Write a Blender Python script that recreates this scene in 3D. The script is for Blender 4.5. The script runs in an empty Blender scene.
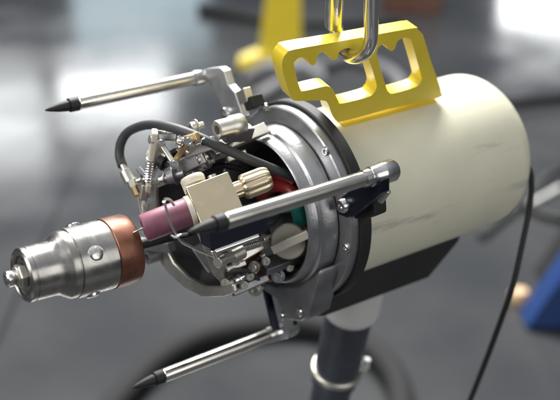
import bpy, bmesh, math, random
from mathutils import Vector, Matrix
random.seed(7)
PI = math.pi
SC = bpy.context.scene

# ---------------------------------------------------------------- camera
PITCH = math.radians(25.0)
cam_d = bpy.data.cameras.new('camera')
cam = bpy.data.objects.new('camera', cam_d)
SC.collection.objects.link(cam)
cam.location = (0, 0, 1.6)
cam.rotation_euler = (PI/2 - PITCH, 0, 0)
cam_d.sensor_width = 36.0
cam_d.lens = 36.0*1035/560
cam_d.clip_start = 0.02
cam_d.clip_end = 200
cam_d.dof.use_dof = True
cam_d.dof.focus_distance = 1.08
cam_d.dof.aperture_fstop = 3.3
cam_d.dof.aperture_blades = 0
SC.camera = cam

# ---------------------------------------------------------------- world and lamps
w = bpy.data.worlds.new('World'); SC.world = w; w.use_nodes = True
nt = w.node_tree; nt.nodes.clear()
out = nt.nodes.new('ShaderNodeOutputWorld'); bg = nt.nodes.new('ShaderNodeBackground')
tc = nt.nodes.new('ShaderNodeTexCoord'); sp = nt.nodes.new('ShaderNodeSeparateXYZ')
rp = nt.nodes.new('ShaderNodeValToRGB')
nt.links.new(tc.outputs['Generated'], sp.inputs[0]); nt.links.new(sp.outputs['Z'], rp.inputs[0])
rp.color_ramp.elements[0].position = 0.0; rp.color_ramp.elements[0].color = (.07, .075, .08, 1)
rp.color_ramp.elements[1].position = 1.0; rp.color_ramp.elements[1].color = (.60, .62, .66, 1)
for pos, c in ((.12, (.10, .11, .12, 1)), (.30, (.09, .10, .12, 1)), (.55, (.20, .22, .24, 1))):
    e = rp.color_ramp.elements.new(pos); e.color = c
nt.links.new(rp.outputs[0], bg.inputs[0]); bg.inputs[1].default_value = 1.0
nt.links.new(bg.outputs[0], out.inputs[0])

def area(name, loc, target, sx, sy, power, col=(1, 1, 1)):
    l = bpy.data.lights.new(name, 'AREA'); l.shape = 'RECTANGLE'; l.size = sx; l.size_y = sy
    l.energy = power; l.color = col
    o = bpy.data.objects.new(name, l); SC.collection.objects.link(o); o.location = loc
    o.rotation_euler = (Vector(target)-Vector(loc)).to_track_quat('-Z', 'Y').to_euler()
    return o
area('window_lamp', (-2.35, 14.0, 3.30), (-.8, 4.6, 0), 1.55, .55, 35, (.97, .99, 1))
area('window_lamp', (-3.95, 14.0, 3.75), (-1.3, 4.6, 0), 1.1, 1.2, 25, (.97, .99, 1))
area('window_lamp', (3.60, 14.0, 1.85), (1.2, 6, 0), 1.1, .75, 36, (.97, .99, 1))
area('wall_reflection_lamp', (-1.9, 14.0, 2.0), (-.8, 5.5, 0), 1.85, 1.2, 13, (.72, .92, 1))  # added dim lamp, stands in for a pale wall mirrored in the floor
area('skylight_lamp', (-.5, 4.4, 4.8), (0.1, 1.1, 1.1), 3.0, 1.6, 900, (1, .99, .96))
area('side_fill_lamp', (-2.6, -.6, 2.9), (0, 1.1, 1.1), 1.9, 1.9, 95, (1, .985, .96))  # unseen lamp added for highlights on the metal and to brighten the head
area('front_fill_lamp', (2.3, -1.6, 2.3), (0.1, 1.1, 1.1), 2.8, 2.2, 44, (1, .99, .97))  # soft fill added beside the camera to lift the handle and cylinder side
SC.view_settings.view_transform = 'Standard'
SC.view_settings.look = 'None'
SC.view_settings.exposure = 0.0
SC.view_settings.gamma = 1.0

# ---------------------------------------------------------------- materials
def mat(name, col, rough=.5, metal=0.0, bump=0.0, bscale=60, var=0.0, vscale=8, coat=0.0, stretch=None, wear=None, rvar=0.0):
    m = bpy.data.materials.new(name); m.use_nodes = True
    t = m.node_tree; b = t.nodes['Principled BSDF']
    b.inputs['Base Color'].default_value = (*col, 1)
    b.inputs['Roughness'].default_value = rough
    b.inputs['Metallic'].default_value = metal
    b.inputs['Coat Weight'].default_value = coat
    b.inputs['Coat Roughness'].default_value = .22
    c = t.nodes.new('ShaderNodeTexCoord'); mp = t.nodes.new('ShaderNodeMapping')
    t.links.new(c.outputs['Object'], mp.inputs[0])
    if stretch: mp.inputs['Scale'].default_value = stretch
    src = None
    if var > 0 or wear:
        n = t.nodes.new('ShaderNodeTexNoise'); n.inputs['Scale'].default_value = vscale; n.inputs['Detail'].default_value = 6
        t.links.new(mp.outputs[0], n.inputs['Vector'])
        r = t.nodes.new('ShaderNodeValToRGB')
        r.color_ramp.elements[0].position = .3; r.color_ramp.elements[1].position = .7
        lo = tuple(max(0, x*(1-var)) for x in col); hi = tuple(min(1, x*(1+var)) for x in col)
        r.color_ramp.elements[0].color = (*lo, 1); r.color_ramp.elements[1].color = (*hi, 1)
        t.links.new(n.outputs['Fac'], r.inputs[0]); src = r.outputs[0]
        if wear:
            wc, amount = wear
            n2 = t.nodes.new('ShaderNodeTexNoise'); n2.inputs['Scale'].default_value = vscale*3.1; n2.inputs['Detail'].default_value = 9; n2.inputs['Roughness'].default_value = .7
            t.links.new(mp.outputs[0], n2.inputs['Vector'])
            r2 = t.nodes.new('ShaderNodeValToRGB'); r2.color_ramp.elements[0].position = amount; r2.color_ramp.elements[1].position = amount+.08
            t.links.new(n2.outputs['Fac'], r2.inputs[0])
            mx = t.nodes.new('ShaderNodeMix'); mx.data_type = 'RGBA'
            t.links.new(r2.outputs[0], mx.inputs[0]); t.links.new(src, mx.inputs[6]); mx.inputs[7].default_value = (*wc, 1)
            src = mx.outputs[2]
        t.links.new(src, b.inputs['Base Color'])
    if rvar > 0:
        n3 = t.nodes.new('ShaderNodeTexNoise'); n3.inputs['Scale'].default_value = vscale*1.7; n3.inputs['Detail'].default_value = 7
        t.links.new(mp.outputs[0], n3.inputs['Vector'])
        mr = t.nodes.new('ShaderNodeMapRange'); mr.inputs[1].default_value = .3; mr.inputs[2].default_value = .7
        mr.inputs[3].default_value = max(.03, rough-rvar); mr.inputs[4].default_value = rough+rvar
        t.links.new(n3.outputs['Fac'], mr.inputs[0]); t.links.new(mr.outputs[0], b.inputs['Roughness'])
    if bump > 0:
        n4 = t.nodes.new('ShaderNodeTexNoise'); n4.inputs['Scale'].default_value = bscale; n4.inputs['Detail'].default_value = 4
        t.links.new(mp.outputs[0], n4.inputs['Vector'])
        bp = t.nodes.new('ShaderNodeBump'); bp.inputs['Strength'].default_value = bump; bp.inputs['Distance'].default_value = .0006
        t.links.new(n4.outputs['Fac'], bp.inputs['Height']); t.links.new(bp.outputs[0], b.inputs['Normal'])
    return m
M_cream = mat('cream_paint', (.69, .665, .515), .42, bump=.12, bscale=220, var=.05, vscale=14, coat=.15, wear=((.40, .41, .36), .665), rvar=.08)
def scuffs(m, col, scale, lo, stretch):
    t = m.node_tree; b = t.nodes['Principled BSDF']; src = b.inputs['Base Color'].links[0].from_socket
    c = t.nodes.new('ShaderNodeTexCoord'); mp = t.nodes.new('ShaderNodeMapping'); mp.inputs['Scale'].default_value = stretch; mp.inputs['Rotation'].default_value = (.1, .25, .1)
    n = t.nodes.new('ShaderNodeTexNoise'); n.inputs['Scale'].default_value = scale; n.inputs['Detail'].default_value = 10; n.inputs['Roughness'].default_value = .62
    r = t.nodes.new('ShaderNodeValToRGB'); r.color_ramp.elements[0].position = lo; r.color_ramp.elements[1].position = lo+.09; r.color_ramp.elements[1].color = (.6, .6, .6, 1)
    mx = t.nodes.new('ShaderNodeMix'); mx.data_type = 'RGBA'; mx.inputs[7].default_value = (*col, 1)
    t.links.new(c.outputs['Object'], mp.inputs[0]); t.links.new(mp.outputs[0], n.inputs['Vector']); t.links.new(n.outputs['Fac'], r.inputs[0])
    t.links.new(r.outputs[0], mx.inputs[0]); t.links.new(src, mx.inputs[6]); t.links.new(mx.outputs[2], b.inputs['Base Color'])
scuffs(M_cream, (.36, .37, .33), 7, .585, (1, 4, 8))
M_yellow = mat('yellow_paint', (.74, .57, .03), .34, bump=.12, bscale=160, var=.07, vscale=20, coat=.6, wear=((.36, .30, .16), .715))
M_cast = mat('cast_aluminium', (.50, .50, .51), .40, .85, bump=.35, bscale=260, var=.12, vscale=22, rvar=.1)
M_arch = mat('rotor_casting', (.37, .37, .38), .36, .85, bump=.35, bscale=220, var=.16, vscale=24, rvar=.1, wear=((.16, .16, .17), .68))
M_shell = mat('grey_shell', (.07, .07, .075), .5, .4, bump=.2, var=.3, vscale=30)
M_castd = mat('dark_cast_aluminium', (.22, .22, .23), .45, .75, bump=.3, bscale=200, var=.2, vscale=30, rvar=.1)
M_steel = mat('turned_steel', (.40, .385, .36), .27, 1.0, bump=.05, bscale=500, var=.10, vscale=24, rvar=.07, stretch=(3, 1, 1), wear=((.34, .25, .18), .70))
def turned(m, scale, strength):
    t = m.node_tree; b = t.nodes['Principled BSDF']; c = t.nodes.new('ShaderNodeTexCoord'); wv = t.nodes.new('ShaderNodeTexWave'); wv.bands_direction = 'X'
    wv.inputs['Scale'].default_value = scale; wv.inputs['Distortion'].default_value = 1.2; wv.inputs['Detail'].default_value = 3; wv.inputs['Detail Scale'].default_value = .2
    t.links.new(c.outputs['Object'], wv.inputs['Vector']); bp = t.nodes.new('ShaderNodeBump'); bp.inputs['Strength'].default_value = strength; bp.inputs['Distance'].default_value = .0003
    t.links.new(wv.outputs['Fac'], bp.inputs['Height']); t.links.new(bp.outputs[0], b.inputs['Normal'])
turned(M_steel, 330, .22)
M_chrome = mat('polished_steel', (.70, .69, .67), .20, 1.0, bump=.1, bscale=120, var=.06, vscale=40, rvar=.06)
M_rod = mat('brushed_rod', (.66, .63, .57), .21, 1.0, bump=.12, bscale=200, var=.06, vscale=30, rvar=.08, stretch=(.3, 2, 2))
M_black = mat('black_plastic', (.008, .008, .009), .62, bump=.2, bscale=200)
M_blackp = mat('black_paint', (.016, .016, .016), .55, bump=.3, bscale=260, var=.2, vscale=12)
M_rubber = mat('grey_rubber', (.035, .037, .039), .55, bump=.3, bscale=180, var=.2, vscale=20)
M_copper = mat('tarnished_copper', (.185, .08, .05), .40, .7, bump=.12, bscale=180, var=.42, vscale=26, rvar=.12, wear=((.13, .045, .035), .57))
M_pink = mat('pink_ceramic', (.19, .062, .098), .5, bump=.2, bscale=200, var=.26, vscale=28, wear=((.42, .22, .27), .67))
M_ivory = mat('ivory_plastic', (.62, .58, .48), .45, bump=.1, bscale=120, var=.05)
M_gold = mat('gold_anodised', (.74, .63, .44), .33, .9, bump=.2, bscale=280, var=.04, vscale=30, rvar=.05)
M_brass = mat('worn_brass', (.62, .47, .25), .38, .95, bump=.25, bscale=160, var=.2, vscale=40)
M_nickel = mat('dull_nickel', (.56, .54, .48), .38, .9, bump=.25, bscale=160, var=.15, vscale=40)
M_red = mat('red_wire', (.19, .012, .012), .4, var=.2, vscale=40)
M_teal = mat('teal_wire', (.012, .19, .15), .4, var=.2, vscale=40)
M_blue = mat('dark_blue_anodised', (.012, .015, .028), .25, .6, bump=.1, var=.2, vscale=30)
M_pipe = mat('slate_sleeve', (.035, .040, .052), .42, bump=.25, bscale=140, var=.22, vscale=30, rvar=.08)
M_white = mat('white_plastic', (.62, .62, .60), .45, var=.04)
M_bluep = mat('blue_paint', (.012, .038, .14), .4, var=.1)
M_wood = mat('tan_plastic', (.62, .42, .25), .5, var=.1)
M_navy = mat('navy_black', (.010, .012, .024), .35, .3)
M_hose = mat('black_hose', (.008, .008, .009), .85, bump=.2)
M_knob = mat('knob_casting', (.55, .51, .43), .42, .5, bump=.3, bscale=200, var=.12, vscale=30)
M_knobd = mat('knob_disc', (.42, .39, .33), .5, .5, bump=.3, bscale=200, var=.12, vscale=30)
M_dust = mat('grey_casting', (.15, .15, .16), .6, var=.2)

# ---------------------------------------------------------------- mesh helpers
def finish(bm, name, m, parent=None, bevel=0.0, seg=2, angle=38, mats=None):
    bmesh.ops.recalc_face_normals(bm, faces=bm.faces[:])
    lim = math.radians(angle)
    for f in bm.faces: f.smooth = True
    for e in bm.edges:
        if len(e.link_faces) == 2 and e.calc_face_angle(0) > lim: e.smooth = False
    me = bpy.data.meshes.new(name); bm.to_mesh(me); bm.free()
    o = bpy.data.objects.new(name, me); SC.collection.objects.link(o)
    me.materials.append(m)
    for x in (mats or []): me.materials.append(x)
    if parent is not None: o.parent = parent
    if bevel > 0:
        b = o.modifiers.new('bevel', 'BEVEL'); b.width = bevel; b.segments = seg; b.limit_method = 'ANGLE'; b.angle_limit = math.radians(35)
        b.harden_normals = True
    return o
def basis(axis, hint=(0, 0, 1)):
    a = Vector(axis).normalized(); h = Vector(hint)
    if abs(a.dot(h.normalized())) > .98: h = Vector((0, 1, 0))
    y = (h - a*a.dot(h)).normalized(); z = a.cross(y)
    return a, y, z
def lathe(bm, prof, origin=(0, 0, 0), axis=(1, 0, 0), n=64, flute=None, a0=0, a1=2*PI):
    """prof: list of (distance along the axis, radius)"""
    o = Vector(origin); a, y, z = basis(axis); rings = []
    full = abs(a1-a0-2*PI) < 1e-6; cnt = n if full else n+1
    for s, r in prof:
        if r <= 1e-7: rings.append([bm.verts.new(o+a*s)]); continue
        ring = []
        for i in range(cnt):
            t = a0+(a1-a0)*i/n; rr = r
            if flute: rr = r*(1-flute[1]*(.5+.5*math.cos(t*flute[0]))**2)
            ring.append(bm.verts.new(o+a*s+(y*math.cos(t)+z*math.sin(t))*rr))
        rings.append(ring)
    for k in range(len(rings)-1):
        A, B = rings[k], rings[k+1]
        for i in range(n):
            j = (i+1) % cnt
            if len(A) == 1 and len(B) == 1: continue
            if len(A) == 1: bm.faces.new((A[0], B[i], B[j]))
            elif len(B) == 1: bm.faces.new((A[i], B[0], A[j]))
            else: bm.faces.new((A[i], B[i], B[j], A[j]))
    return bm
def cyl(bm, p, q, r, n=32, r2=None, c=None):
    p, q = Vector(p), Vector(q); L = (q-p).length; r2 = r if r2 is None else r2
    c = min(.15*r, .2*L) if c is None else c
    return lathe(bm, [(0, 0), (0, r-c), (c, r), (L-c, r2), (L, r2-c), (L, 0)], p, q-p, n)
def bolt(bm, p, q, r, n=28):
    p, q = Vector(p), Vector(q); L = (q-p).length; c = r*.12
    lathe(bm, [(r*.55, 0), (r*.55, r*.50), (0, r*.52), (0, r-c), (c, r), (r*1.1, r), (r*1.1, r*1.35), (r*1.1+.0012, r*1.35), (r*1.1+.0012, r*.6), (L+r, r*.6), (L+r, 0)], p, q-p, n)
    return bm
def hexp(bm, p, q, r, n=6):
    p, q = Vector(p), Vector(q); L = (q-p).length; c = r*.1
    return lathe(bm, [(0, 0), (0, r-c), (c, r), (L-c, r), (L, r-c), (L, 0)], p, q-p, n)
def bar(bm, p, q, wid, thk, hint=(0, 0, 1)):
    """box from p to q; thk along hint, wid across"""
    p, q = Vector(p), Vector(q); a, y, z = basis(q-p, hint)
    vs = []
    for e in (p, q):
        for sy, sz in ((-1, -1), (1, -1), (1, 1), (-1, 1)): vs.append(bm.verts.new(e+y*sy*thk/2+z*sz*wid/2))
    for f in ((0, 1, 2, 3), (7, 6, 5, 4), (0, 4, 5, 1), (1, 5, 6, 2), (2, 6, 7, 3), (3, 7, 4, 0)): bm.faces.new([vs[i] for i in f])
    return bm
def catmull(pts, n=10, closed=False):
    P = [Vector(p) for p in pts]; out = []; N = len(P)
    rng = range(N) if closed else range(N-1)
    for i in rng:
        if closed: a, b, c, d = P[i-1], P[i], P[(i+1) % N], P[(i+2) % N]
        else: a, b, c, d = P[max(i-1, 0)], P[i], P[i+1], P[min(i+2, N-1)]
        for k in range(n):
            t = k/n
            out.append(.5*((2*b)+(c-a)*t+(2*a-5*b+4*c-d)*t*t+(3*b-a-3*c+d)*t**3))
    if not closed: out.append(P[-1])
    return out
def tube(bm, pts, r, n=14, smooth=8, closed=False, radii=None):
    P = catmull(pts, smooth, closed) if smooth else [Vector(p) for p in pts]
    N = len(P); rings = []; up = None
    for i, p in enumerate(P):
        if closed: t = (P[(i+1) % N]-P[i-1]).normalized()
        else: t = (P[min(i+1, N-1)]-P[max(i-1, 0)]).normalized()
        if up is None: up = t.orthogonal().normalized()
        up = (up-t*up.dot(t)).normalized(); b = t.cross(up)
        rr = r if radii is None else radii(i/(N-1))
        rings.append([bm.verts.new(p+(up*math.cos(2*PI*k/n)+b*math.sin(2*PI*k/n))*rr) for k in range(n)])
    for i in range(N if closed else N-1):
        A, B = rings[i], rings[(i+1) % N]
        sh = 0
        if closed and i == N-1:
            sh = min(range(n), key=lambda s: (A[0].co-B[s].co).length)
        for k in range(n): bm.faces.new((A[k], A[(k+1) % n], B[(k+1+sh) % n], B[(k+sh) % n]))
    if not closed: bm.faces.new(rings[0][::-1]); bm.faces.new(rings[-1])
    return bm
def slab(bm, outer, thick, holes=()):
    """polygon with holes extruded by the vector thick"""
    t = Vector(thick); eds = []
    def loop(ps):
        vs = [bm.verts.new(Vector(p)) for p in ps]
        return [bm.edges.new((vs[i], vs[(i+1) % len(vs)])) for i in range(len(vs))]
    for ps in (outer, *holes): eds += loop(ps)
    r = bmesh.ops.triangle_fill(bm, edges=eds, use_beauty=True, use_dissolve=False)
    fs = [g for g in r['geom'] if isinstance(g, bmesh.types.BMFace)]
    ex = bmesh.ops.extrude_face_region(bm, geom=fs)
    bmesh.ops.translate(bm, verts=[g for g in ex['geom'] if isinstance(g, bmesh.types.BMVert)], vec=t)
    return bm
def B(): return bmesh.new()
def pol(x, ang, r): a = math.radians(ang); return (x, r*math.sin(a), r*math.cos(a))
def thing(name, label, cat, loc=(0, 0, 0), group=None):
    o = bpy.data.objects.new(name, None); SC.collection.objects.link(o); o.location = loc; o.empty_display_size = .05
    o['label'] = label; o['category'] = cat
    if group: o['group'] = group
    return o
def tag(o, label, cat, group=None):
    o['label'] = label; o['category'] = cat
    if group: o['group'] = group
    return o
def reorigin(o, p):
    """move a top-level mesh's origin to p, its base"""
    p = Vector(p); o.data.transform(Matrix.Translation(-p)); o.location = p

# ---------------------------------------------------------------- floor (setting)
bm = B(); 
s = 60
vs = [bm.verts.new(p) for p in ((-s, -s, 0), (s, -s, 0), (s, s, 0), (-s, s, 0))]; bm.faces.new(vs)
m = bpy.data.materials.new('grey_epoxy_floor'); m.use_nodes = True
t = m.node_tree; b = t.nodes['Principled BSDF']
c = t.nodes.new('ShaderNodeTexCoord'); n = t.nodes.new('ShaderNodeTexNoise'); n.inputs['Scale'].default_value = 1.3; n.inputs['Detail'].default_value = 8
t.links.new(c.outputs['Object'], n.inputs['Vector'])
r = t.nodes.new('ShaderNodeValToRGB'); r.color_ramp.elements[0].position = .3; r.color_ramp.elements[1].position = .72
r.color_ramp.elements[0].color = (.026, .028, .031, 1); r.color_ramp.elements[1].color = (.055, .056, .057, 1)
t.links.new(n.outputs['Fac'], r.inputs[0])
mp = t.nodes.new('ShaderNodeMapping'); mp.inputs['Location'].default_value = (.80, .5, 0); t.links.new(c.outputs['Object'], mp.inputs[0])
br = t.nodes.new('ShaderNodeTexBrick'); br.offset = 0; br.inputs['Scale'].default_value = 1; br.inputs['Brick Width'].default_value = 2.4; br.inputs['Row Height'].default_value = 2.4
br.inputs['Mortar Size'].default_value = .009; br.inputs['Mortar Smooth'].default_value = .2
br.inputs['Color1'].default_value = br.inputs['Color2'].default_value = (1, 1, 1, 1); br.inputs['Mortar'].default_value = (.45, .45, .45, 1)
t.links.new(mp.outputs[0], br.inputs['Vector'])
mx = t.nodes.new('ShaderNodeMix'); mx.data_type = 'RGBA'; mx.blend_type = 'MULTIPLY'; mx.inputs[0].default_value = 1
t.links.new(r.outputs[0], mx.inputs[6]); t.links.new(br.outputs['Color'], mx.inputs[7]); t.links.new(mx.outputs[2], b.inputs['Base Color'])
n2 = t.nodes.new('ShaderNodeTexNoise'); n2.inputs['Scale'].default_value = 2.6; n2.inputs['Detail'].default_value = 6
t.links.new(c.outputs['Object'], n2.inputs['Vector'])
mr = t.nodes.new('ShaderNodeMapRange'); mr.inputs[1].default_value = .3; mr.inputs[2].default_value = .7; mr.inputs[3].default_value = .10; mr.inputs[4].default_value = .20
t.links.new(n2.outputs['Fac'], mr.inputs[0]); t.links.new(mr.outputs[0], b.inputs['Roughness'])
b.inputs['Specular IOR Level'].default_value = .5
fl = finish(bm, 'floor', m); fl['kind'] = 'structure'

# ---------------------------------------------------------------- the welding head
# local axes: x runs back along the cylinder, y away from the camera, z up through the lifting handle
c_, s_ = math.cos(PITCH), math.sin(PITCH)
def cam2world(v): return Vector((v[0], v[1]*s_ - v[2]*c_, v[1]*c_ + v[2]*s_))
HX, HY, HZ = cam2world((0.813316, 0.245626, -0.527432)), cam2world((-0.564059, 0.555160, -0.611257)), cam2world((0.142669, 0.794648, 0.590068))
HO = cam2world((0.019710, -0.001159, -1.200000)) + Vector((0, 0, 1.6))
head = thing('welding_head', 'cream orbital welding head with yellow lifting handle, hanging from the steel carabiner', 'welding head')
head.matrix_world = Matrix(((HX.x, HY.x, HZ.x, HO.x), (HX.y, HY.y, HZ.y, HO.y), (HX.z, HY.z, HZ.z, HO.z), (0, 0, 0, 1)))
HM = head.matrix_world.copy()

# motor housing
bm = B(); CZ = -.003; R = .1005
prof = [(.012, 0), (.012, R-.012), (.012, R)]
prof += [(.272, R)]
for i in range(1, 13):
    a = PI/2*i/12; prof.append((.272+.030*math.sin(a), R-.030+.030*math.cos(a)))
prof += [(.303, .03), (.304, 0)]
lathe(bm, prof, (0, 0, CZ), n=128)
housing = finish(bm, 'housing', M_cream, head)

# black gasket ring and machined flange
bm = B(); lathe(bm, [(-.001, .06), (-.001, .1172), (.0005, .1185), (.0125, .1185), (.014, .1170), (.014, .06)], n=128)
finish(bm, 'black_ring', M_black, head)
bm = B(); lathe(bm, [(-.0125, .07), (-.0125, .1122), (-.0110, .1137), (-.0012, .1137), (-.0012, .07)], n=128)
flange = finish(bm, 'flange', M_arch, head)
for q in ((-0.0123, 0.0686, 0.0910), (-0.0123, -0.0449, 0.1025), (-0.0123, -0.1074, 0.0150), (-0.0123, -0.0761, -0.0640), (-.0123, .1043, -.022)):
    bm = B(); p = Vector(q)
    lathe(bm, [(0, 0), (0, .0052), (-.0022, .0052), (-.003, .0044), (-.003, .0024), (-.0012, .0022), (-.0012, 0)], p, (1, 0, 0), 24)
    finish(bm, 'screw', M_chrome, flange)
# lower lug of the flange
bm = B()
slab(bm, [(-0.0370, 0.0056, -0.1078), (-0.0370, -0.0328, -0.0896), (-0.0370, -0.0697, -0.0597), (-0.0370, -0.0865, -0.0356), (-0.0370, -0.0973, -0.0138), (-0.0370, -0.1015, -0.0221), (-0.0370, -0.0998, -0.0427), (-0.0370, -0.0981, -0.0851), (-0.0370, -0.0854, -0.1039), (-0.0370, -0.0636, -0.1211), (-0.0370, -0.0377, -0.1093), (-0.0370, -0.0095, -0.1165)], (.032, 0, 0))
lug = finish(bm, 'lug', M_castd, head, bevel=.005, seg=4)
for q in ((-0.0368, -0.0834, -0.0899), (-0.0368, -0.0549, -0.1206), (-0.0368, -0.0354, -0.0766)):
    bm = B(); lathe(bm, [(0, 0), (0, .0052), (-.0022, .0052), (-.003, .0042), (-.003, .0022), (-.0012, .002), (-.0012, 0)], q, (1, 0, 0), 24); finish(bm, 'screw', M_chrome, lug)

# smooth cast arch of the rotor
bm = B()
prof = [(-.0142, .0765), (-.030, .0770), (-.040, .0782), (-.0455, .0810), (-.0465, .0835), (-.0440, .0860), (-.036, .0880), (-.034, .0890), (-.0335, .0905), (-.032, .0925), (-.0142, .0945)]
lathe(bm, prof, n=128)
arch = finish(bm, 'rotor_ring', M_arch, head, angle=50)
bm = B(); lathe(bm, [(-.0139, 0), (-.0139, .0772)], n=64); lathe(bm, [(-.018, 0), (-.018, .03), (-.0142, .031)], n=48)
finish(bm, 'rotor_back', M_blackp, head)

# dark inner shell of the rotor, open towards the camera
bm = B(); rows = []
for i in range(61):
    a = 22 + (208-22)*i/60
    k = max(0, min(1, (a-135)/60)); rf = .094*(1-k)+.072*k
    rows.append([bm.verts.new(pol(x, a, r)) for x, r in ((-.134, rf), (-.10, rf*.5+.042), (-.047, .0895), (-.047, .0850), (-.10, rf*.5+.038), (-.134, rf-.004))])
for i in range(60):
    for k in range(6): bm.faces.new((rows[i][k], rows[i+1][k], rows[i+1][(k+1) % 6], rows[i][(k+1) % 6]))
bm.faces.new(rows[0][::-1]); bm.faces.new(rows[-1])
finish(bm, 'rotor_shell', M_shell, head)
# thin front ring, a worn grey C
bm = B(); slab(bm, [(-0.1400, 0.0983, 0.0733), (-0.1400, 0.1032, 0.0434), (-0.1400, 0.1046, 0.0034), (-0.1400, 0.0997, -0.0323), (-0.1400, 0.0896, -0.0699), (-0.1400, 0.0700, -0.0888), (-0.1400, 0.0410, -0.0924), (-0.1400, 0.0055, -0.0854), (-0.1400, -0.0311, -0.0696), (-0.1400, -0.0667, -0.0394), (-0.1400, -0.0860, -0.0178), (-0.1400, -0.0804, -0.0097), (-0.1400, -0.0607, -0.0299), (-0.1400, -0.0302, -0.0533), (-0.1400, 0.0022, -0.0660), (-0.1400, 0.0332, -0.0694), (-0.1400, 0.0580, -0.0583), (-0.1400, 0.0753, -0.0369), (-0.1400, 0.0844, -0.0070), (-0.1400, 0.0869, 0.0264), (-0.1400, 0.0844, 0.0554), (-0.1400, 0.0796, 0.0822)], (.006, 0, 0))
fr = finish(bm, 'front_ring', M_nickel, head, bevel=.0022, seg=3)
# tan edge rail of the shell
bm = B(); bar(bm, (-0.1120, 0.0395, 0.0706), (-0.0360, 0.0316, 0.0909), .014, .006, (0, -.3, 1)); finish(bm, 'edge_rail', M_nickel, head, bevel=.001)

# ---- lifting handle
HN = -.009
hp = [(-0.0624, -0.0090, 0.1962), (-0.0628, -0.0090, 0.2055), (-0.0590, -0.0090, 0.2116), (-0.0507, -0.0090, 0.2140), (0.0089, -0.0090, 0.2120), (0.1083, -0.0090, 0.2095), (0.1180, -0.0090, 0.2065), (0.1264, -0.0090, 0.2007), (0.1324, -0.0090, 0.1934), (0.1533, -0.0090, 0.1599), (0.1753, -0.0090, 0.1274), (0.1844, -0.0090, 0.1117), (0.1820, -0.0090, 0.1039), (0.1061, -0.0090, 0.1064), (0.0399, -0.0090, 0.1061), (0.0279, -0.0090, 0.1091), (0.0187, -0.0090, 0.1192), (0.0096, -0.0090, 0.1355), (0.0000, -0.0090, 0.1421), (-0.0347, -0.0090, 0.1494), (-0.0438, -0.0090, 0.1564), (-0.0557, -0.0090, 0.1795)]
h1 = [(-0.0470, -0.0090, 0.1942), (-0.0462, -0.0090, 0.1998), (-0.0422, -0.0090, 0.2026), (-0.0358, -0.0090, 0.2019), (-0.0298, -0.0090, 0.1978), (-0.0262, -0.0090, 0.1923), (-0.0218, -0.0090, 0.1896), (-0.0183, -0.0090, 0.1919), (-0.0185, -0.0090, 0.1990), (-0.0153, -0.0090, 0.2025), (-0.0088, -0.0090, 0.2024), (-0.0026, -0.0090, 0.1983), (0.0012, -0.0090, 0.1928), (0.0058, -0.0090, 0.1901), (0.0100, -0.0090, 0.1922), (0.0107, -0.0090, 0.1981), (0.0153, -0.0090, 0.2013), (0.0235, -0.0090, 0.2010), (0.0298, -0.0090, 0.1974), (0.0354, -0.0090, 0.1908), (0.0402, -0.0090, 0.1881), (0.0441, -0.0090, 0.1891), (0.0489, -0.0090, 0.1894), (0.0535, -0.0090, 0.1848), (0.0740, -0.0090, 0.1492), (0.0765, -0.0090, 0.1396), (0.0736, -0.0090, 0.1338), (0.0669, -0.0090, 0.1314), (0.0299, -0.0090, 0.1314), (0.0240, -0.0090, 0.1360), (0.0188, -0.0090, 0.1435), (0.0117, -0.0090, 0.1539), (0.0046, -0.0090, 0.1586), (-0.0037, -0.0090, 0.1598), (-0.0276, -0.0090, 0.1601), (-0.0337, -0.0090, 0.1645)]
h2 = [(0.0680, -0.0090, 0.1807), (0.0652, -0.0090, 0.1887), (0.0665, -0.0090, 0.1946), (0.0716, -0.0090, 0.1967), (0.0774, -0.0090, 0.1937), (0.0825, -0.0090, 0.1878), (0.0875, -0.0090, 0.1856), (0.0911, -0.0090, 0.1880), (0.0920, -0.0090, 0.1953), (0.0969, -0.0090, 0.1987), (0.1042, -0.0090, 0.1986), (0.1117, -0.0090, 0.1953), (0.1154, -0.0090, 0.1903), (0.1428, -0.0090, 0.1437), (0.1454, -0.0090, 0.1352), (0.1423, -0.0090, 0.1298), (0.1351, -0.0090, 0.1281), (0.1048, -0.0090, 0.1274), (0.0979, -0.0090, 0.1310), (0.0925, -0.0090, 0.1374)]
def up_loop(ps): return [tuple(p) for p in catmull(ps, 3, True)]
bm = B(); slab(bm, up_loop(hp), (0, .018, 0), [up_loop(h1), up_loop(h2)])
handle = finish(bm, 'lifting_handle', M_yellow, head, bevel=.0011, seg=2, angle=30)
bm = B(); bar(bm, (.040, .001, .0965), (.184, .001, .0965), .019, .006); finish(bm, 'foot_weld', M_yellow, handle, bevel=.0025)

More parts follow.
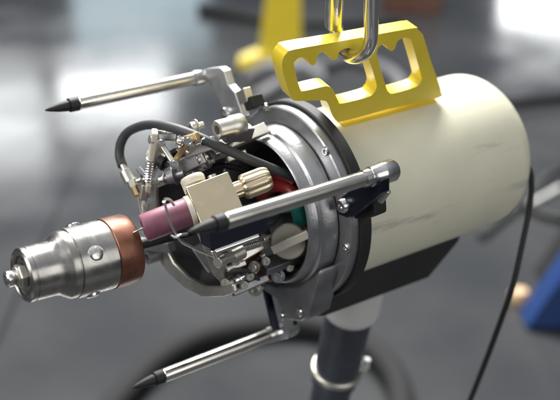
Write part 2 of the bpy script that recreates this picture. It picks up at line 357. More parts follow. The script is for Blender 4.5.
# ---- three feeler styli, each on its clamp
def stylus(ang, rr, x0, label=None):
    def P(x, r=rr, da=0, dr=0):
        return pol(x, ang+da, r+dr)
    # clamp arm
    a = math.radians(ang); rad = Vector((0, math.sin(a), math.cos(a))); tan = Vector((0, math.cos(a), -math.sin(a)))
    def Q(x, r, t): return Vector((x, 0, 0))+rad*r+tan*t
    arm_x = -.020
    if label == 'mid': return mid_clamp(rr, x0, rad)
    if label == 'top': return top_clamp(Q, rr, x0, rad)
    bm = B(); o = []; tip = rr-.017 if label == 'mid' else rr-.010
    if label == 'mid': arm_x = -.013
    for k in range(9):
        th = PI*k/8; o.append(Q(arm_x, tip+.012*math.sin(th), .012*math.cos(th)))
    o += [Q(arm_x, .150, -.0135), Q(arm_x, .135, -.017), Q(arm_x, .102, -.018), Q(arm_x, .098, -.010), Q(arm_x, .100, .008), Q(arm_x, .125, .011)]
    slab(bm, o, (.014, 0, 0))
    armm = M_cast if label != 'mid' else M_blue
    arm = finish(bm, 'clamp_arm', armm, head, bevel=.0016)
    bm = B(); p = Q(arm_x, .108, -.006)
    lathe(bm, [(.004, 0), (.004, .0072), (-.003, .0072), (-.005, .0058), (-.005, .0034), (-.002, .0032), (-.002, 0)], p, (1, 0, 0), 32); finish(bm, 'clamp_screw', M_chrome, arm)
    bm = B(); bar(bm, Q(.002, .112, 0), Q(.002, .145, 0), .026, .018, (1, 0, 0)); finish(bm, 'clamp_block', M_blackp, arm, bevel=.002)
    bm = B(); p0 = Vector(P(-.020))
    hexp(bm, Q(-.004, rr-.003, -.004), Q(.006, rr-.02, -.020), .0045); finish(bm, 'lock_screw', M_nickel, arm)
    rod_and_tip(rr, x0, rad)
def mid_clamp(rr, x0, rad):
    bm = B(); slab(bm, [(-0.0240, -0.1060, 0.0985), (-0.0240, -0.1240, 0.1158), (-0.0240, -0.1426, 0.1334), (-0.0240, -0.1469, 0.1202), (-0.0240, -0.1356, 0.0998), (-0.0240, -0.1180, 0.0704), (-0.0240, -0.1073, 0.0601), (-0.0240, -0.0947, 0.0550), (-0.0240, -0.0877, 0.0608), (-0.0240, -0.0884, 0.0706), (-0.0240, -0.0955, 0.0822)], (.012, 0, 0)); arm = finish(bm, 'clamp_arm', M_blue, head, bevel=.0018)
    bm = B(); lathe(bm, [(.004, 0), (.004, .0078), (-.003, .0078), (-.005, .0064), (-.005, .0036), (-.002, .0032), (-.002, 0)], (-0.0260, -0.1016, 0.0732), (1, 0, 0), 32); finish(bm, 'clamp_screw', M_chrome, arm)
    bm = B(); slab(bm, [(-0.0100, -0.0982, 0.0652), (-0.0100, -0.1122, 0.0868), (-0.0100, -0.1252, 0.0933), (-0.0100, -0.1323, 0.0762), (-0.0100, -0.1199, 0.0619), (-0.0100, -0.1054, 0.0528)], (.018, 0, 0)); finish(bm, 'clamp_block', M_black, arm, bevel=.002)
    bm = B(); hexp(bm, (-0.0040, -0.1368, 0.1110), (-0.0080, -0.1335, 0.0959), .0042, 8); finish(bm, 'lock_screw', M_nickel, arm)
    rod_and_tip(rr, x0, rad)
def top_clamp(Q, rr, x0, rad):
    bm = B(); slab(bm, [(-0.0200, 0.1974, 0.0682), (-0.0200, 0.1852, 0.0784), (-0.0200, 0.1587, 0.0950), (-0.0200, 0.1478, 0.0962), (-0.0200, 0.1420, 0.0899), (-0.0200, 0.1362, 0.0835), (-0.0200, 0.1204, 0.0816), (-0.0200, 0.0985, 0.0613), (-0.0200, 0.1247, 0.0398), (-0.0200, 0.1369, 0.0440), (-0.0200, 0.1553, 0.0559)], (.011, 0, 0)); arm = finish(bm, 'clamp_arm', M_cast, head, bevel=.0018)
    bm = B(); lathe(bm, [(.004, 0), (.004, .0078), (-.003, .0078), (-.005, .0064), (-.005, .0036), (-.002, .0032), (-.002, 0)], (-0.0200, 0.1318, 0.0470), (1, 0, 0), 32); finish(bm, 'clamp_screw', M_chrome, arm)
    rod_and_tip(rr, x0, rad, False)
def rod_and_tip(rr, x0, rad, cap=True):
    bm = B()
    lathe(bm, [(x0+.040, 0), (x0+.040, .0070), (x0+.041, .0079), (-.032, .0079), (-.0315, .0079), (-.004, .0079)], (0, rad.y*rr, rad.z*rr), n=40)
    rod = finish(bm, 'stylus_rod', M_rod, head)
    bm = B()
    if cap: lathe(bm, [(-.036, .0080), (-.036, .0093), (-.030, .0095), (-.0295, .0085), (-.027, .0085), (-.0265, .0104), (-.012, .0110), (-.011, .0118), (.002, .0118), (.005, .0100), (.005, 0)], (0, rad.y*rr, rad.z*rr), n=40)
    else: lathe(bm, [(-.034, .0080), (-.034, .0094), (-.022, .0096), (-.0195, .0085), (-.0195, 0)], (0, rad.y*rr, rad.z*rr), n=40)
    finish(bm, 'end_cap', M_chrome, rod)
    bm = B(); lathe(bm, [(x0, 0), (x0+.0008, .0009), (x0+.006, .0026), (x0+.016, .0050), (x0+.026, .0064), (x0+.0275, .0064), (x0+.0278, .0056), (x0+.0292, .0056), (x0+.0295, .0080), (x0+.0395, .0083), (x0+.0405, .0072), (x0+.0405, 0)], (0, rad.y*rr, rad.z*rr), n=32)
    finish(bm, 'stylus_tip', M_black, rod)
stylus(71, .2005, -.2276, 'top')
stylus(-45.1, .183, -.2385, 'mid')
stylus(191, .1755, -.2220, 'low')

# ---- expanding mandrel in front
MO = Vector((-.3385, 0, .0125)); MD = (Vector((-.220, 0, .0058))-MO).normalized()
bm = B()
lathe(bm, [(.004, 0), (.004, .012), (.003, .0125), (.003, .0165), (.0045, .017), (.0045, .0195), (.002, .020), (.0012, .0235), (.0000, .0245), (.0000, .0255), (.0018, .0274), (.004, .0278), (.0065, .0276), (.0068, .0270), (.0075, .0270), (.0078, .0277), (.030, .0277), (.034, .0290), (.042, .0342), (.0435, .0348), (.0490, .0352), (.0493, .0344), (.0508, .0344), (.0511, .0359), (.0530, .0365), (.0905, .0365), (.0908, 0)], MO, MD, n=96)
mand = finish(bm, 'mandrel', M_steel, head, angle=30)
bm = B(); lathe(bm, [(.0909, 0), (.0909, .0352), (.0925, .0371), (.104, .0373), (.116, .0371), (.1185, .0360), (.1195, .0335), (.1195, .012), (.117, .010), (.117, 0)], MO, MD, n=96)
finish(bm, 'copper_collar', M_copper, mand)
bm = B(); hexp(bm, MO+MD*-.004, MO+MD*.0038, .0128); lathe(bm, [(-.004, 0), (-.004, .0102), (-.0055, .0102), (-.0055, 0)], MO, MD, 32); finish(bm, 'nut', M_nickel, mand, bevel=.0006)
bm = B(); lathe(bm, [(-.005, .0072), (-.0065, .0080), (-.0145, .0082), (-.0158, .0070), (-.0158, .0042), (-.0125, .0040), (-.0125, 0)], MO, MD, 40); finish(bm, 'socket_screw', M_chrome, mand)
for a in (-43, 47, 137, -133):
    aa = math.radians(a); rd = Vector((0, math.sin(aa), math.cos(aa))); rd = (rd-MD*rd.dot(MD)).normalized()
    p = MO+MD*.0665+rd*.0352
    bm = B(); lathe(bm, [(0, 0), (0, .0088), (.0012, .0088), (.0012, .0072), (.0026, .0070), (.0036, .0056), (.0040, .003), (.0040, 0)], p, rd, 32)
    finish(bm, 'dome_screw', M_chrome, mand)
bm = B(); cyl(bm, MO+MD*.117, Vector((-.045, 0, 0)), .0052); finish(bm, 'drive_shaft', M_black, head)

# ---- torch
T0 = Vector((-0.2254, -0.0150, 0.0400)); TV = Vector((0.936947, -0.193851, 0.290777)); TW = Vector((-0.002997, -0.836477, -0.547994)); TM = -Vector((0.349457, 0.512570, -0.784316))   # TM faces the camera
def T(s, wv=0, m=0): return T0+TV*s+TW*wv+TM*m
bm = B(); lathe(bm, [(0, 0), (.0004, .0003), (.010, .0017), (.030, .0017)], T0, TV, 16); finish(bm, 'tungsten', M_chrome, head)
bm = B(); lathe(bm, [(.018, 0), (.018, .0085), (.012, .0090), (.0115, .0105), (.0118, .0135), (.0135, .0146), (.036, .0148), (.060, .0149), (.0615, .0140), (.0615, 0)], T0, TV, 48); nozzle = finish(bm, 'gas_nozzle', M_pink, head)
bm = B(); lathe(bm, [(.0605, 0), (.0605, .0152), (.0612, .0158), (.0655, .0158), (.066, .0150), (.066, 0)], T0, TV, 48); finish(bm, 'nozzle_collar', M_ivory, nozzle)
bm = B(); bar(bm, T(.0662), T(.1125), .0425, .027, TM); block = finish(bm, 'torch_body', M_gold, head, bevel=.0008)
bm = B(); lathe(bm, [(.110, .0), (.110, .0088), (.1215, .0088), (.1215, .0110), (.1235, .0132), (.126, .0138), (.146, .0138), (.1500, .0128), (.1530, .0105), (.1530, 0)], T0-TW*.003, TV, 96, flute=(9, .14)); finish(bm, 'knurled_cap', M_gold, block, angle=50)
bm = B(); lathe(bm, [(0, 0), (0, .0118), (.002, .013), (.007, .013), (.009, .0115), (.009, 0)], T(.078, -.025, -.004), -TW, 40)
lathe(bm, [(-.008, 0), (-.008, .008), (.002, .008)], T(.073, -.026, -.004), -TW, 24); finish(bm, 'ivory_cap', M_ivory, block)
bm = B(); lathe(bm, [(0, 0), (0, .005), (.008, .005), (.008, 0)], T(.098, -.0195, -.004), -TW, 24); finish(bm, 'grub_screw', M_nickel, block)
# filler wire guide and wire loop
bm = B(); tube(bm, [(-0.2218, -0.0620, 0.1121), (-0.2185, -0.0640, 0.0993), (-0.2153, -0.0660, 0.0875), (-0.2097, -0.0680, 0.0747), (-0.2022, -0.0690, 0.0616), (-0.1870, -0.0690, 0.0479), (-0.1715, -0.0690, 0.0352), (-0.1598, -0.0690, 0.0270)], .0014, 10); tube(bm, [(-0.2218, -0.0620, 0.1121), (-0.2120, -0.0500, 0.1031), (-0.2007, -0.0400, 0.0915), (-0.1928, -0.0360, 0.0800)], .0014, 10)
tube(bm, [(-0.2140, -0.0680, 0.0724), (-0.2104, -0.0700, 0.0702), (-0.2037, -0.0700, 0.0704), (-0.1954, -0.0680, 0.0674)], .0014, 10); guide = finish(bm, 'wire_loop', M_chrome, head)
bm = B(); cyl(bm, (-0.1604, -0.0690, 0.0326), (-0.1065, -0.0690, 0.0353), .0034, c=.0008); finish(bm, 'guide_tube', M_chrome, guide)
bm = B(); cyl(bm, (-0.1607, -0.0670, 0.0352), (-0.1570, -0.0690, 0.0247), .0036); finish(bm, 'guide_clamp', M_chrome, guide)
bm = B(); cyl(bm, (-0.1524, -0.0660, 0.0126), (-0.1411, -0.0620, 0.0108), .0062); hexp(bm, (-0.1411, -0.0620, 0.0108), (-0.1296, -0.0600, 0.0093), .0058); finish(bm, 'clamp_screw', M_nickel, guide)
bm = B(); cyl(bm, (-0.1292, -0.0580, 0.0062), (-0.1128, -0.0560, 0.0071), .0078); finish(bm, 'clamp_nut', M_nickel, guide, bevel=.0005)
# slide under the torch
bm = B(); bar(bm, (-0.1637, -0.0550, 0.0417), (-0.0934, -0.0550, 0.0435), .020, .022, (0, -1, .4)); slide = finish(bm, 'torch_slide', M_navy, head, bevel=.001)
bm = B(); slab(bm, [(-0.1693, -0.0450, 0.0493), (-0.1550, -0.0450, 0.0498), (-0.1314, -0.0450, -0.0003), (-0.1068, -0.0450, -0.0482), (-0.1196, -0.0450, -0.0506), (-0.1381, -0.0450, -0.0275), (-0.1529, -0.0450, 0.0115)], (.0, .006, 0)); finish(bm, 'bracket_plate', M_nickel, head, bevel=.001)

# ---- thumb screw and fittings in the opening
tn = Vector((-.62, -.62, .48)).normalized()
p = Vector((-0.0526, -0.0580, 0.0016))
bm = B(); lathe(bm, [(-.022, 0), (-.022, .008), (-.003, .008), (-.003, .0185), (0, .0200), (.004, .0200), (.006, .0185), (.006, 0)], p, tn, 56)
knob = finish(bm, 'thumb_knob', M_knobd, head)
bd = (Vector((-0.0244, -0.0580, 0.0048))-Vector((-0.0689, -0.0580, -0.0055))); bd = (bd-tn*bd.dot(tn)).normalized()
bm = B(); bar(bm, p+tn*.012-bd*.019, p+tn*.012+bd*.025, .0095, .015, tn); finish(bm, 'grip_bar', M_knob, knob, bevel=.0012)
bm = B(); bar(bm, (-0.0774, -0.0500, -0.0347), (-0.0056, -0.0500, -0.0310), .020, .010, (0, 0, 1)); finish(bm, 'knob_bracket', M_castd, head, bevel=.001)
for pts, mt, rr in (([(-0.0300, 0.0280, -0.0030), (-0.0320, 0.0040, 0.0284), (-0.0320, -0.0208, 0.0398), (-0.0300, -0.0395, 0.0314), (-0.0300, -0.0506, 0.0113)], M_red, .0075),
                    ([(-0.0350, 0.0065, -0.0097), (-0.0370, -0.0181, 0.0171), (-0.0350, -0.0389, 0.0311), (-0.0300, -0.0481, 0.0136)], M_teal, .009),
                    ([(-0.0280, 0.0358, 0.0171), (-0.0260, 0.0072, 0.0385), (-0.0250, -0.0215, 0.0437)], M_red, .007),
                    ([(-0.0817, -0.0300, -0.0253), (-0.0662, -0.0350, -0.0417), (-0.0498, -0.0350, -0.0567), (-0.0320, -0.0300, -0.0581)], M_red, .0085),
                    ([(-0.0839, -0.0250, -0.0430), (-0.0704, -0.0320, -0.0545), (-0.0510, -0.0320, -0.0709)], M_red, .007)):
    bm = B(); tube(bm, pts, rr, 14); finish(bm, 'wire', mt, head)
for a, b2, wd, th, mt, nm in (
    ((-0.1288, -0.0500, -0.0445), (-0.0855, -0.0500, -0.0346), .008, .008, M_castd, 'link_bar'),
    ((-0.1156, -0.0520, -0.0554), (-0.0681, -0.0520, -0.0499), .009, .006, M_castd, 'link_bar'),
    ((-0.1053, -0.0400, -0.0178), (-0.0749, -0.0400, -0.0085), .012, .008, M_nickel, 'link_bar'),
    ((-0.0759, -0.0350, -0.0148), (-0.0599, -0.0350, -0.0131), .012, .010, M_ivory, 'insulator'),
    ((-0.0300, -0.0080, -0.1172), (-0.0300, -0.0401, -0.1595), .010, .006, M_blue, 'blue_arm'),
    ((-0.0901, -0.0300, -0.0050), (-0.0603, -0.0300, -0.0066), .014, .014, M_blackp, 'slide_block'),
    ((-0.0677, -0.0300, -0.0723), (-0.0041, -0.0300, -0.0683), .018, .012, M_castd, 'lower_rail')):
    bm = B(); bar(bm, a, b2, wd, th, (0, -.7, .7)); finish(bm, nm, mt, head, bevel=.0018, seg=3)
for p, q, rr, mt in (((-0.0882, -0.0560, -0.0599), (-0.0756, -0.0450, -0.0678), .006, M_nickel), ((-0.0619, -0.0600, -0.0459), (-0.0461, -0.0480, -0.0569), .0058, M_chrome),
                 ((-0.1154, -0.0520, -0.0378), (-0.1078, -0.0520, -0.0363), .005, M_chrome), ((-0.0966, -0.0560, -0.0228), (-0.0839, -0.0500, -0.0279), .005, M_nickel), ((-0.0843, -0.0500, 0.0079), (-0.0723, -0.0450, 0.0043), .004, M_nickel)):
    bm = B(); bolt(bm, p, q, rr); finish(bm, 'bolt', mt, head)
# socket left of the ring, below the nozzle
bm = B(); lathe(bm, [(.0, 0), (.0, .004), (-.006, .0045), (-.006, .0085), (.002, .0095), (.018, .0095), (.020, .0085), (.020, 0)], (-0.1520, 0.0622, -0.0769), (1, .1, 0), 32); finish(bm, 'ring_socket', M_castd, head)
bm = B(); bar(bm, (-0.1580, 0.0878, -0.0745), (-0.1460, 0.0297, -0.0407), .011, .012, (0, 0, 1)); finish(bm, 'ring_link', M_castd, head, bevel=.001)

# ---- barrel fitting and linkage at the top of the ring
bm = B(); p = Vector((-0.1050, 0.0293, 0.1070))
lathe(bm, [(.012, 0), (.012, .0045), (0, .0050), (-.0005, .0095), (.001, .0104), (.016, .0104), (.018, .0118), (.031, .0118), (.033, .0105), (.033, 0)], p, (1, 0, 0), 40); barrel = finish(bm, 'barrel_fitting', M_nickel, head)
bm = B(); bar(bm, p+Vector((.010, 0, -.008)), p+Vector((.045, 0, -.014)), .012, .016); finish(bm, 'barrel_base', M_castd, barrel, bevel=.001)
for a, b2, wd, th, mt, nm in (
    ((-0.1580, 0.0671, 0.0958), (-0.1580, 0.0712, 0.0473), .007, .011, M_ivory, 'ring_strip'),
    ((-0.1580, 0.0705, 0.0261), (-0.1580, 0.0758, -0.0198), .007, .013, M_ivory, 'ring_strip'),
    ((-0.1460, 0.0813, 0.0762), (-0.1350, 0.0569, 0.0886), .008, .006, M_castd, 'link_bar'),
    ((-0.1500, 0.0680, 0.0790), (-0.1500, 0.0365, 0.0705), .006, .006, M_nickel, 'link_bar'),
    ((-0.1400, 0.0262, 0.1052), (-0.1480, 0.0432, 0.0643), .006, .006, M_brass, 'link_bar'),
    ((-0.1400, 0.0409, 0.0947), (-0.1300, 0.0270, 0.1072), .009, .009, M_brass, 'brass_link'),
    ((-0.1600, 0.0970, 0.0088), (-0.1500, 0.0514, 0.0421), .010, .010, M_nickel, 'cross_bar'),
    ((-0.1600, 0.0928, 0.0310), (-0.1580, 0.0684, 0.0275), .006, .006, M_castd, 'link_bar'),
    ((-0.1550, 0.0743, 0.0309), (-0.1450, 0.0387, 0.0572), .014, .012, M_cast, 'clamp_body'),
    ((-0.1400, 0.0432, 0.0581), (-0.1200, 0.0244, 0.0819), .016, .012, M_cast, 'upper_bracket'),
    ((-0.1350, 0.0405, 0.0795), (-0.1100, 0.0232, 0.0968), .014, .014, M_cast, 'upper_bracket'),
    ((-0.1600, 0.0732, 0.0221), (-0.1650, 0.0686, 0.0046), .009, .009, M_nickel, 'link_bar')):
    bm = B(); bar(bm, a, b2, wd, th, (-.3, -.7, .6)); finish(bm, nm, mt, head, bevel=.0018, seg=3)
for p, q, rr, mt, nm in (((-0.1500, 0.0835, 0.0797), (-0.1500, 0.0784, 0.0751), .0055, M_nickel, 'pin'), ((-0.1550, 0.0785, 0.0605), (-0.1500, 0.0673, 0.0597), .008, M_ivory, 'bush'),
    ((-0.1550, 0.0609, 0.0613), (-0.1500, 0.0521, 0.0603), .0065, M_black, 'bush'), ((-0.1500, 0.0373, 0.1009), (-0.1400, 0.0330, 0.0972), .005, M_chrome, 'bolt'),
    ((-0.1580, 0.0332, 0.0567), (-0.1500, 0.0267, 0.0626), .0075, M_castd, 'bush'), ((-0.1300, 0.0291, 0.0970), (-0.1250, 0.0260, 0.1014), .0045, M_chrome, 'bolt'), ((-0.1200, 0.0581, 0.0956), (-0.1100, 0.0580, 0.0958), .006, M_nickel, 'bolt'),
    ((-0.1280, 0.0284, 0.0749), (-0.1100, 0.0258, 0.0795), .0075, M_steel, 'bush')):
    bm = B()
    if nm == 'bolt': bolt(bm, p, q, rr)
    else: bolt(bm, p, q, rr) if nm == 'bush' else cyl(bm, p, q, rr, 24)
    finish(bm, nm, mt, head)
bm = B(); tube(bm, [(-0.1300, 0.0613, 0.0378), (-0.1250, 0.0638, 0.0538), (-0.1200, 0.0497, 0.0722), (-0.1150, 0.0307, 0.0830), (-0.1100, 0.0213, 0.0772)], .005, 12); finish(bm, 'grey_hose', M_rubber, head)
bm = B(); tube(bm, [(-0.1000, 0.0860, 0.0129), (-0.1000, 0.0669, 0.0311), (-0.0900, 0.0540, 0.0368), (-0.0800, 0.0382, 0.0472), (-0.0500, 0.0319, 0.0346)], .0035, 12); finish(bm, 'wire', M_black, head)
bm = B(); tube(bm, [(-0.0963, -0.0350, -0.0395), (-0.0876, -0.0400, -0.0300), (-0.0757, -0.0450, -0.0246), (-0.0528, -0.0400, -0.0427), (-0.0322, -0.0300, -0.0734)], .003, 12); finish(bm, 'wire', M_black, head)
bm = B(); bar(bm, (-0.1500, 0.0644, 0.0251), (-0.1400, 0.0305, 0.0586), .007, .007, (-.3, -.7, .6)); finish(bm, 'link_bar', M_nickel, head, bevel=.001)
for p, q in (((-0.1660, 0.0807, 0.0229), (-0.1600, 0.0740, 0.0284)), ((-0.1580, 0.0485, 0.0437), (-0.1520, 0.0424, 0.0487)), ((-0.1450, 0.0400, 0.0902), (-0.1400, 0.0353, 0.0867)), ((-0.1200, 0.0258, 0.0679), (-0.1150, 0.0207, 0.0738))):
    bm = B(); bolt(bm, p, q, .0048); finish(bm, 'bolt', M_chrome, head)
bm = B(); lathe(bm, [(0, .012), (.001, .0165), (.010, .0165), (.011, .012)], (-0.1180, 0.0433, 0.0652), (1, .2, 0), 40, a0=0, a1=2*PI); finish(bm, 'pivot_hub', M_cast, head)
for a, b2, wd, th, mt in (((-0.1300, 0.0474, 0.0335), (-0.1200, 0.0373, 0.0509), .010, .010, M_cast), ((-0.1100, 0.0355, 0.0654), (-0.0900, 0.0245, 0.0763), .008, .010, M_castd), ((-0.0850, 0.0330, 0.0601), (-0.0600, 0.0318, 0.0649), .008, .008, M_nickel),
    ((-0.1450, 0.0591, 0.0490), (-0.1400, 0.0403, 0.0412), .006, .008, M_nickel), ((-0.1231, -0.0450, -0.0245), (-0.1014, -0.0500, -0.0172), .007, .007, M_nickel), ((-0.0766, -0.0450, -0.0185), (-0.0615, -0.0450, -0.0445), .007, .006, M_nickel),
    ((-0.1000, 0.0484, -0.0696), (-0.1000, 0.0066, -0.0770), .014, .006, M_castd), ((-0.1300, 0.0503, -0.0849), (-0.1200, 0.0126, -0.0834), .010, .006, M_cast)):
    bm = B(); bar(bm, a, b2, wd, th, (-.3, -.7, .6)); finish(bm, 'fitting', mt, head, bevel=.002, seg=3)
for q in ((-0.1530, 0.0320, 0.0744), (-0.1530, 0.0611, 0.0828), (-0.1450, 0.0223, 0.1077), (-0.1600, 0.0620, 0.0076), (-0.1620, 0.0651, 0.0865), (-0.1250, 0.0253, 0.0761), (-0.1150, 0.0171, 0.0968)):
    bm = B(); q = Vector(q); bolt(bm, q, q+Vector((.45, .6, -.6)).normalized()*.004, .0036); finish(bm, 'bolt', M_chrome, head)
for q in ((-0.1215, -0.0580, -0.0036), (-0.1006, -0.0600, -0.0312), (-0.0800, -0.0580, -0.0187), (-0.1318, -0.0580, -0.0310), (-0.1069, -0.0600, -0.0419), (-0.0471, -0.0620, -0.0365)):
    bm = B(); q = Vector(q); bolt(bm, q, q+Vector((.5, .7, -.5)).normalized()*.004, .0036); finish(bm, 'bolt', M_nickel, head)
def spring(a, b2, r0, wr, turns, nm='spring'):
    a, b2 = Vector(a), Vector(b2); ax, y, z = basis(b2-a); L = (b2-a).length; N = turns*10
    bm = B(); tube(bm, [a+ax*L*i/N+(y*math.cos(2*PI*i/10)+z*math.sin(2*PI*i/10))*r0 for i in range(N+1)], wr, 6, 1); finish(bm, nm, M_chrome, head)
spring((-0.1600, 0.0655, 0.0636), (-0.1600, 0.0676, 0.0314), .0052, .0009, 9)
spring((-0.1102, -0.0520, 0.0073), (-0.0838, -0.0500, 0.0050), .0042, .0008, 10)
bm = B(); tube(bm, [(-0.0908, -0.0400, 0.0083), (-0.0871, -0.0500, 0.0256), (-0.0699, -0.0450, 0.0217), (-0.0482, -0.0300, 0.0178)], .0028, 10); finish(bm, 'wire', M_black, head)
bm = B(); tube(bm, [(-0.1219, -0.0450, -0.0337), (-0.1174, -0.0550, -0.0188), (-0.0976, -0.0550, -0.0290), (-0.0738, -0.0500, -0.0568), (-0.0431, -0.0400, -0.0829)], .0022, 10); finish(bm, 'wire', M_rubber, head)
# bolt and black catch on the flange beside the top stylus
bm = B(); bar(bm, (-0.0180, 0.0912, 0.0817), (-0.0180, 0.0779, 0.0963), .013, .016, (1, 0, 0)); finish(bm, 'catch', M_black, head, bevel=.001)
bm = B(); bar(bm, (-0.0220, 0.1049, 0.0842), (-0.0220, 0.0909, 0.0976), .016, .010, (1, 0, 0)); finish(bm, 'catch_plate', M_nickel, head, bevel=.001)

# ---- cable looping out of the rotor
bm = B(); tube(bm, [(-0.1650, 0.1185, 0.0182), (-0.1620, 0.1321, 0.0238), (-0.1580, 0.1375, 0.0360), (-0.1520, 0.1358, 0.0492), (-0.1460, 0.1228, 0.0638), (-0.1420, 0.1002, 0.0799), (-0.1380, 0.0697, 0.0943), (-0.1300, 0.0422, 0.1009), (-0.1150, 0.0176, 0.0990), (-0.0900, 0.0027, 0.0870), (-0.0600, -0.0103, 0.0721), (-0.0300, -0.0247, 0.0583)], .0054, 16)
cable = finish(bm, 'torch_cable', M_rubber, head)
bm = B(); cyl(bm, (-0.1650, 0.1187, 0.0195), (-0.1650, 0.1098, 0.0156), .0035); cyl(bm, (-0.1650, 0.1122, 0.0154), (-0.1650, 0.0971, 0.0087), .0068); hexp(bm, (-0.1650, 0.0974, 0.0113), (-0.1650, 0.0898, 0.0067), .0058); finish(bm, 'cable_ferrule', M_nickel, cable)
bm = B(); hexp(bm, (-0.1650, 0.0923, 0.0078), (-0.1670, 0.0764, 0.0039), .0048, 8); finish(bm, 'brass_nipple', M_brass, cable)
bm = B(); cyl(bm, (-0.1670, 0.0766, 0.0052), (-0.1680, 0.0658, -0.0095), .0012); finish(bm, 'filler_wire', M_nickel, cable)

# ---- black cradle under the housing
bm = B()
slab(bm, [(x, -.060, z) for x, z in ((-.003, -.092), (.025, -.0965), (.055, -.089), (.080, -.070), (.2366, -.0685), (.2366, -.098), (.199, -.146), (.026, -.143), (-.003, -.132))], (0, .118, 0))
cradle = finish(bm, 'cradle', M_blackp, head, bevel=.0015)
# supply cable from the rear cap
bm = B(); tube(bm, [(0.2700, -0.0510, 0.0397), (0.3000, -0.0783, 0.0172), (0.3000, -0.0939, -0.0019), (0.2900, -0.1094, -0.0276), (0.2700, -0.1302, -0.0622), (0.2500, -0.1507, -0.1051), (0.2400, -0.1583, -0.1549), (0.2300, -0.1644, -0.2172), (0.2200, -0.1690, -0.2842), (0.2000, -0.1769, -0.3456), (0.2000, -0.2036, -0.4902)], .0036, 14)
finish(bm, 'supply_cable', M_black, head)

# ---------------------------------------------------------------- support post below the head
def L2W(p): return HM @ Vector(p)
p0, p1 = L2W((0.1324, 0.0000, -0.2125)), L2W((0.1354, 0.0000, -0.3742)); d0 = (p1-p0).normalized()
t_ = (p0.z)/-d0.z; foot = p0+d0*t_
post = thing('support_post', 'slate blue sleeved steel post with a hose clamp, standing under the welding head', 'post', foot)
def rel(v): return Vector(v)-foot
def pobj(bm, name, m, parent=None, **k):
    bmesh.ops.translate(bm, verts=bm.verts[:], vec=-foot); return finish(bm, name, m, parent or post, **k)
bm = B(); lathe(bm, [(-.045, 0), (-.045, .038), (.006, .0400), (.014, .0385), (.020, .034), (.020, 0)], p0, d0, 56); pobj(bm, 'collar', M_white)
bm = B(); cyl(bm, p0+d0*.018, p0+d0*.155, .0325, 48, c=.001); pobj(bm, 'sleeve', M_pipe)
bm = B(); _a, _y, _z = basis(d0)
from math import sin, cos
for k in range(15):
    if k in (4, 9): continue
    th = math.radians(252); L = .0022+.0016*((k*7) % 3); s0 = .030+.0055*k
    q = [p0+d0*(s0+ds)+(_y*cos(th+dt)+_z*sin(th+dt))*.0327 for ds, dt in ((0, 0), (L, 0), (L, .16), (0, .16))]
    bm.faces.new([bm.verts.new(v) for v in q])
pobj(bm, 'faded_print', M_rubber)
bm = B(); cyl(bm, p0+d0*.135, p0+d0*.30, .0285, 48); pobj(bm, 'pole', M_pipe)
bm = B(); cyl(bm, p0+d0*.30, foot, .022, 40); pobj(bm, 'pole', M_castd)
bm = B(); lathe(bm, [(.126, .0325), (.126, .0355), (.1275, .037), (.135, .037), (.1365, .0355), (.1365, .0325)], p0, d0, 56); clampo = pobj(bm, 'hose_clamp', M_nickel)
sx = Vector((1, -.1, .25)).normalized()
bm = B(); cyl(bm, p0+d0*.132+sx*.034, p0+d0*.130+sx*.046, .006, 24); cyl(bm, p0+d0*.119+sx*.043, p0+d0*.141+sx*.041, .005, 20); pobj(bm, 'clamp_bolt', M_white, clampo)
bm = B(); lathe(bm, [(0, 0), (0, .16), (.02, .16), (.035, .06), (.06, .03), (.06, 0)], foot+Vector((0, 0, .001)), (0, 0, 1), 48); pobj(bm, 'base_plate', M_castd)

# ---------------------------------------------------------------- carabiner and chain
car = thing('carabiner', 'oblong polished steel carabiner hooked through a notch of the yellow handle', 'carabiner', L2W((.05, 0, .215)))
base = car.location.copy()
pts = [(0.0312, 0.0200, 0.1994), (0.0294, 0.0100, 0.1916), (0.0255, -0.0040, 0.1913), (0.0245, -0.0180, 0.1954), (0.0267, -0.0280, 0.2039), (0.0289, -0.0320, 0.2150), (0.0280, -0.0320, 0.2291), (0.0208, -0.0320, 0.2575), (0.0113, -0.0300, 0.3013), (0.0034, -0.0240, 0.3368), (0.0017, -0.0050, 0.3493), (0.0001, 0.0120, 0.3385), (0.0052, 0.0220, 0.3109), (0.0143, 0.0240, 0.2709), (0.0180, 0.0240, 0.2421), (0.0239, 0.0230, 0.2183)]
bm = B(); tube(bm, [L2W(p)-base for p in pts], .0076, 18, 10, True); finish(bm, 'ring_body', M_chrome, car)
a, b2 = L2W((0.0262, 0.0240, 0.2079))-base, L2W((0.0171, 0.0240, 0.2582))-base
bm = B(); cyl(bm, a, b2, .0094, 24, c=.002); finish(bm, 'locking_sleeve', M_chrome, car)
ch0 = L2W((-0.0021, 0.0000, 0.3457))
for i in range(4):
    ch = ch0+Vector((0, 0, .012+.046*i)); wv = Vector((1, 0, 0)) if i % 2 else Vector((0, 1, 0))
    bm = B(); loop = [wv*(.013*math.cos(t))+Vector((0, 0, 1))*(.015*(1 if math.sin(t) > 0 else -1)*(abs(math.sin(t)) > .01)+.013*math.sin(t)) for t in [2*PI*k/16+PI/16 for k in range(16)]]
    tube(bm, loop, .0042, 10, 3, True); o = finish(bm, 'chain_link', M_chrome); o.location = ch
    tag(o, 'plain steel link in the short chain above the carabiner', 'chain link', 'chain links above the carabiner')

# ---------------------------------------------------------------- things standing and lying on the floor behind
def onfloor(bm, name, m, label, cat, base, **k):
    o = finish(bm, name, m, **k); reorigin(o, base); return tag(o, label, cat)
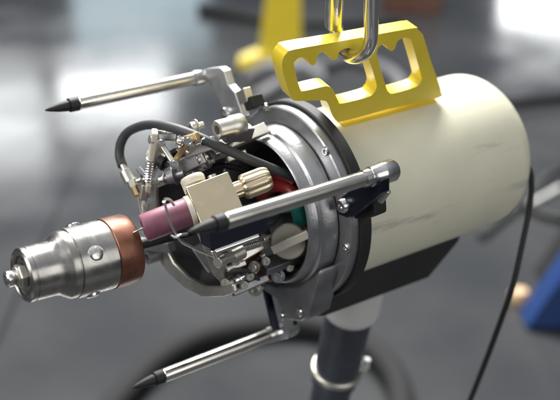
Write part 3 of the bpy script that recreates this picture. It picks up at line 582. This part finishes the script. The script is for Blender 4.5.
# yellow stand
c0 = Vector((0.0197, 4.8756, 0.0000))
ys = thing('yellow_stand', 'blurred yellow steel upright on a flared grey foot, on the floor beyond the handle', 'stand', c0)
bm = B(); slab(bm, [(-.13, -.05, .08), (.085, -.05, .08), (.078, -.05, .55), (.055, -.05, 1.5), (-.045, -.05, 1.5), (-.066, -.05, .55)], (0, .10, 0)); finish(bm, 'upright', M_yellow, ys, bevel=.006)
bm = B(); slab(bm, [(-.20, -.14, 0), (.20, -.14, 0), (.20, -.14, .03), (.10, -.14, .10), (-.10, -.14, .10), (-.20, -.14, .03)], (0, .28, 0)); finish(bm, 'foot', M_dust, ys, bevel=.01)
bm = B(); slab(bm, [(-.23, -.06, .05), (-.22, -.06, .09), (-.15, -.06, .12), (-.08, -.06, .14), (-.08, -.06, .05)], (0, .12, 0)); finish(bm, 'brace', M_yellow, ys, bevel=.006)
# blue tool case
c0 = Vector((0.7358, 2.5883, 0.0000))
bl = thing('blue_case', 'blue tool case with a white round latch, cut by the right edge of the photo', 'case', c0)
bm = B(); slab(bm, [(-.03, -.05, 0.005), (.10, -.05, 0.005), (.30, -.05, .40), (.17, -.05, .40)], (0, .10, 0)); finish(bm, 'panel', M_bluep, bl, bevel=.008)
bm = B(); slab(bm, [(.07, -.045, 0.005), (.6, -.045, 0.005), (.6, -.045, .36), (.24, -.045, .36)], (0, .35, 0)); finish(bm, 'body', M_blackp, bl, bevel=.008)
bm = B(); cyl(bm, (.115, -.065, .05), (.115, -.04, .05), .035, 32); finish(bm, 'latch', M_white, bl)
c0 = Vector((0.7205, 2.6965, 0.0000))
bm = B(); lathe(bm, [(0, 0), (0, .026), (.006, .030), (.030, .030), (.045, .022), (.05, .010), (.05, 0)], c0, (0, 0, 1), 32)
onfloor(bm, 'tan_knob', M_wood, 'small tan plastic knob lying on the floor beside the blue case', 'knob', c0)
def floor_hose(name, pts, r, mt, label, cat):
    bm = B(); P = [Vector(p)+Vector((0, 0, r)) for p in pts]; tube(bm, P, r, 14, 10); return onfloor(bm, name, mt, label, cat, Vector(pts[0]))
floor_hose('floor_hose', [(-0.4520, 2.0438, -0.0000), (-0.3891, 2.2160, 0.0000), (-0.3246, 2.3431, 0.0000), (-0.2236, 2.4458, 0.0000), (-0.0853, 2.5024, 0.0000), (0.0572, 2.5181, 0.0000), (0.1828, 2.4661, 0.0000), (0.2667, 2.3621, 0.0000), (0.3070, 2.2247, 0.0000), (0.2980, 2.0438, -0.0000)], .034, M_hose, 'thick black hose lying in a wide arc on the floor under the head', 'hose')
floor_hose('floor_cable', [(0.7451, 4.1163, 0.0000), (0.9442, 4.3888, 0.0000), (1.0902, 4.4416, 0.0000), (1.3611, 4.5229, 0.0000)], .022, M_black, 'black cable on the floor just behind the top of the cream housing', 'cable')
floor_hose('floor_cable', [(0.6756, 3.1115, 0.0000), (0.8143, 3.2972, 0.0000), (0.9369, 3.4661, 0.0000), (1.0470, 3.6498, 0.0000), (1.2364, 3.8087, 0.0000)], .013, M_rubber, 'dark cable curving across the floor to the right of the rear cap', 'cable')
floor_hose('floor_cable', [(0.8218, 3.5196, 0.0000), (0.8923, 3.3299, 0.0000), (0.9656, 3.2491, 0.0000), (1.0802, 3.2333, 0.0000)], .016, M_black, 'black cable passing behind the rear cap near the blue case', 'cable')
floor_hose('clear_tube', [(0.6122, 3.2491, 0.0000), (0.7039, 3.2730, 0.0000), (0.8031, 3.3299, 0.0000), (0.9032, 3.3799, 0.0000), (1.0459, 3.5196, 0.0000)], .010, M_white, 'pale flexible tube lying on the floor below the rear cap', 'tube')
floor_hose('curved_hose', [(-0.1139, 4.4550, 0.0000), (0.0482, 4.7529, 0.0000), (0.1991, 4.9390, 0.0000), (0.3565, 5.0702, 0.0000), (0.5385, 4.8444, 0.0000), (0.5767, 4.5229, 0.0000)], .030, M_dust, 'thick grey hose on the floor seen through the handle openings', 'hose')
floor_hose('floor_cable', [(-0.4794, 6.0967, 0.0000), (-0.1151, 5.8289, 0.0000), (0.2842, 5.7443, 0.0000), (0.6864, 5.7863, 0.0000)], .03, M_black, 'dark cable lying far back on the floor behind the carabiner', 'cable')
c0 = Vector((0.7843, 6.1435, 0.0000))
bm = B(); bar(bm, c0+Vector((-.17, 0, .10)), c0+Vector((.17, 0, .10)), .22, .20); onfloor(bm, 'brown_crate', mat('brown_wood', (.10, .045, .03), .6, var=.3), 'small brown box on the floor at the top edge behind the handle', 'box', c0, bevel=.01)
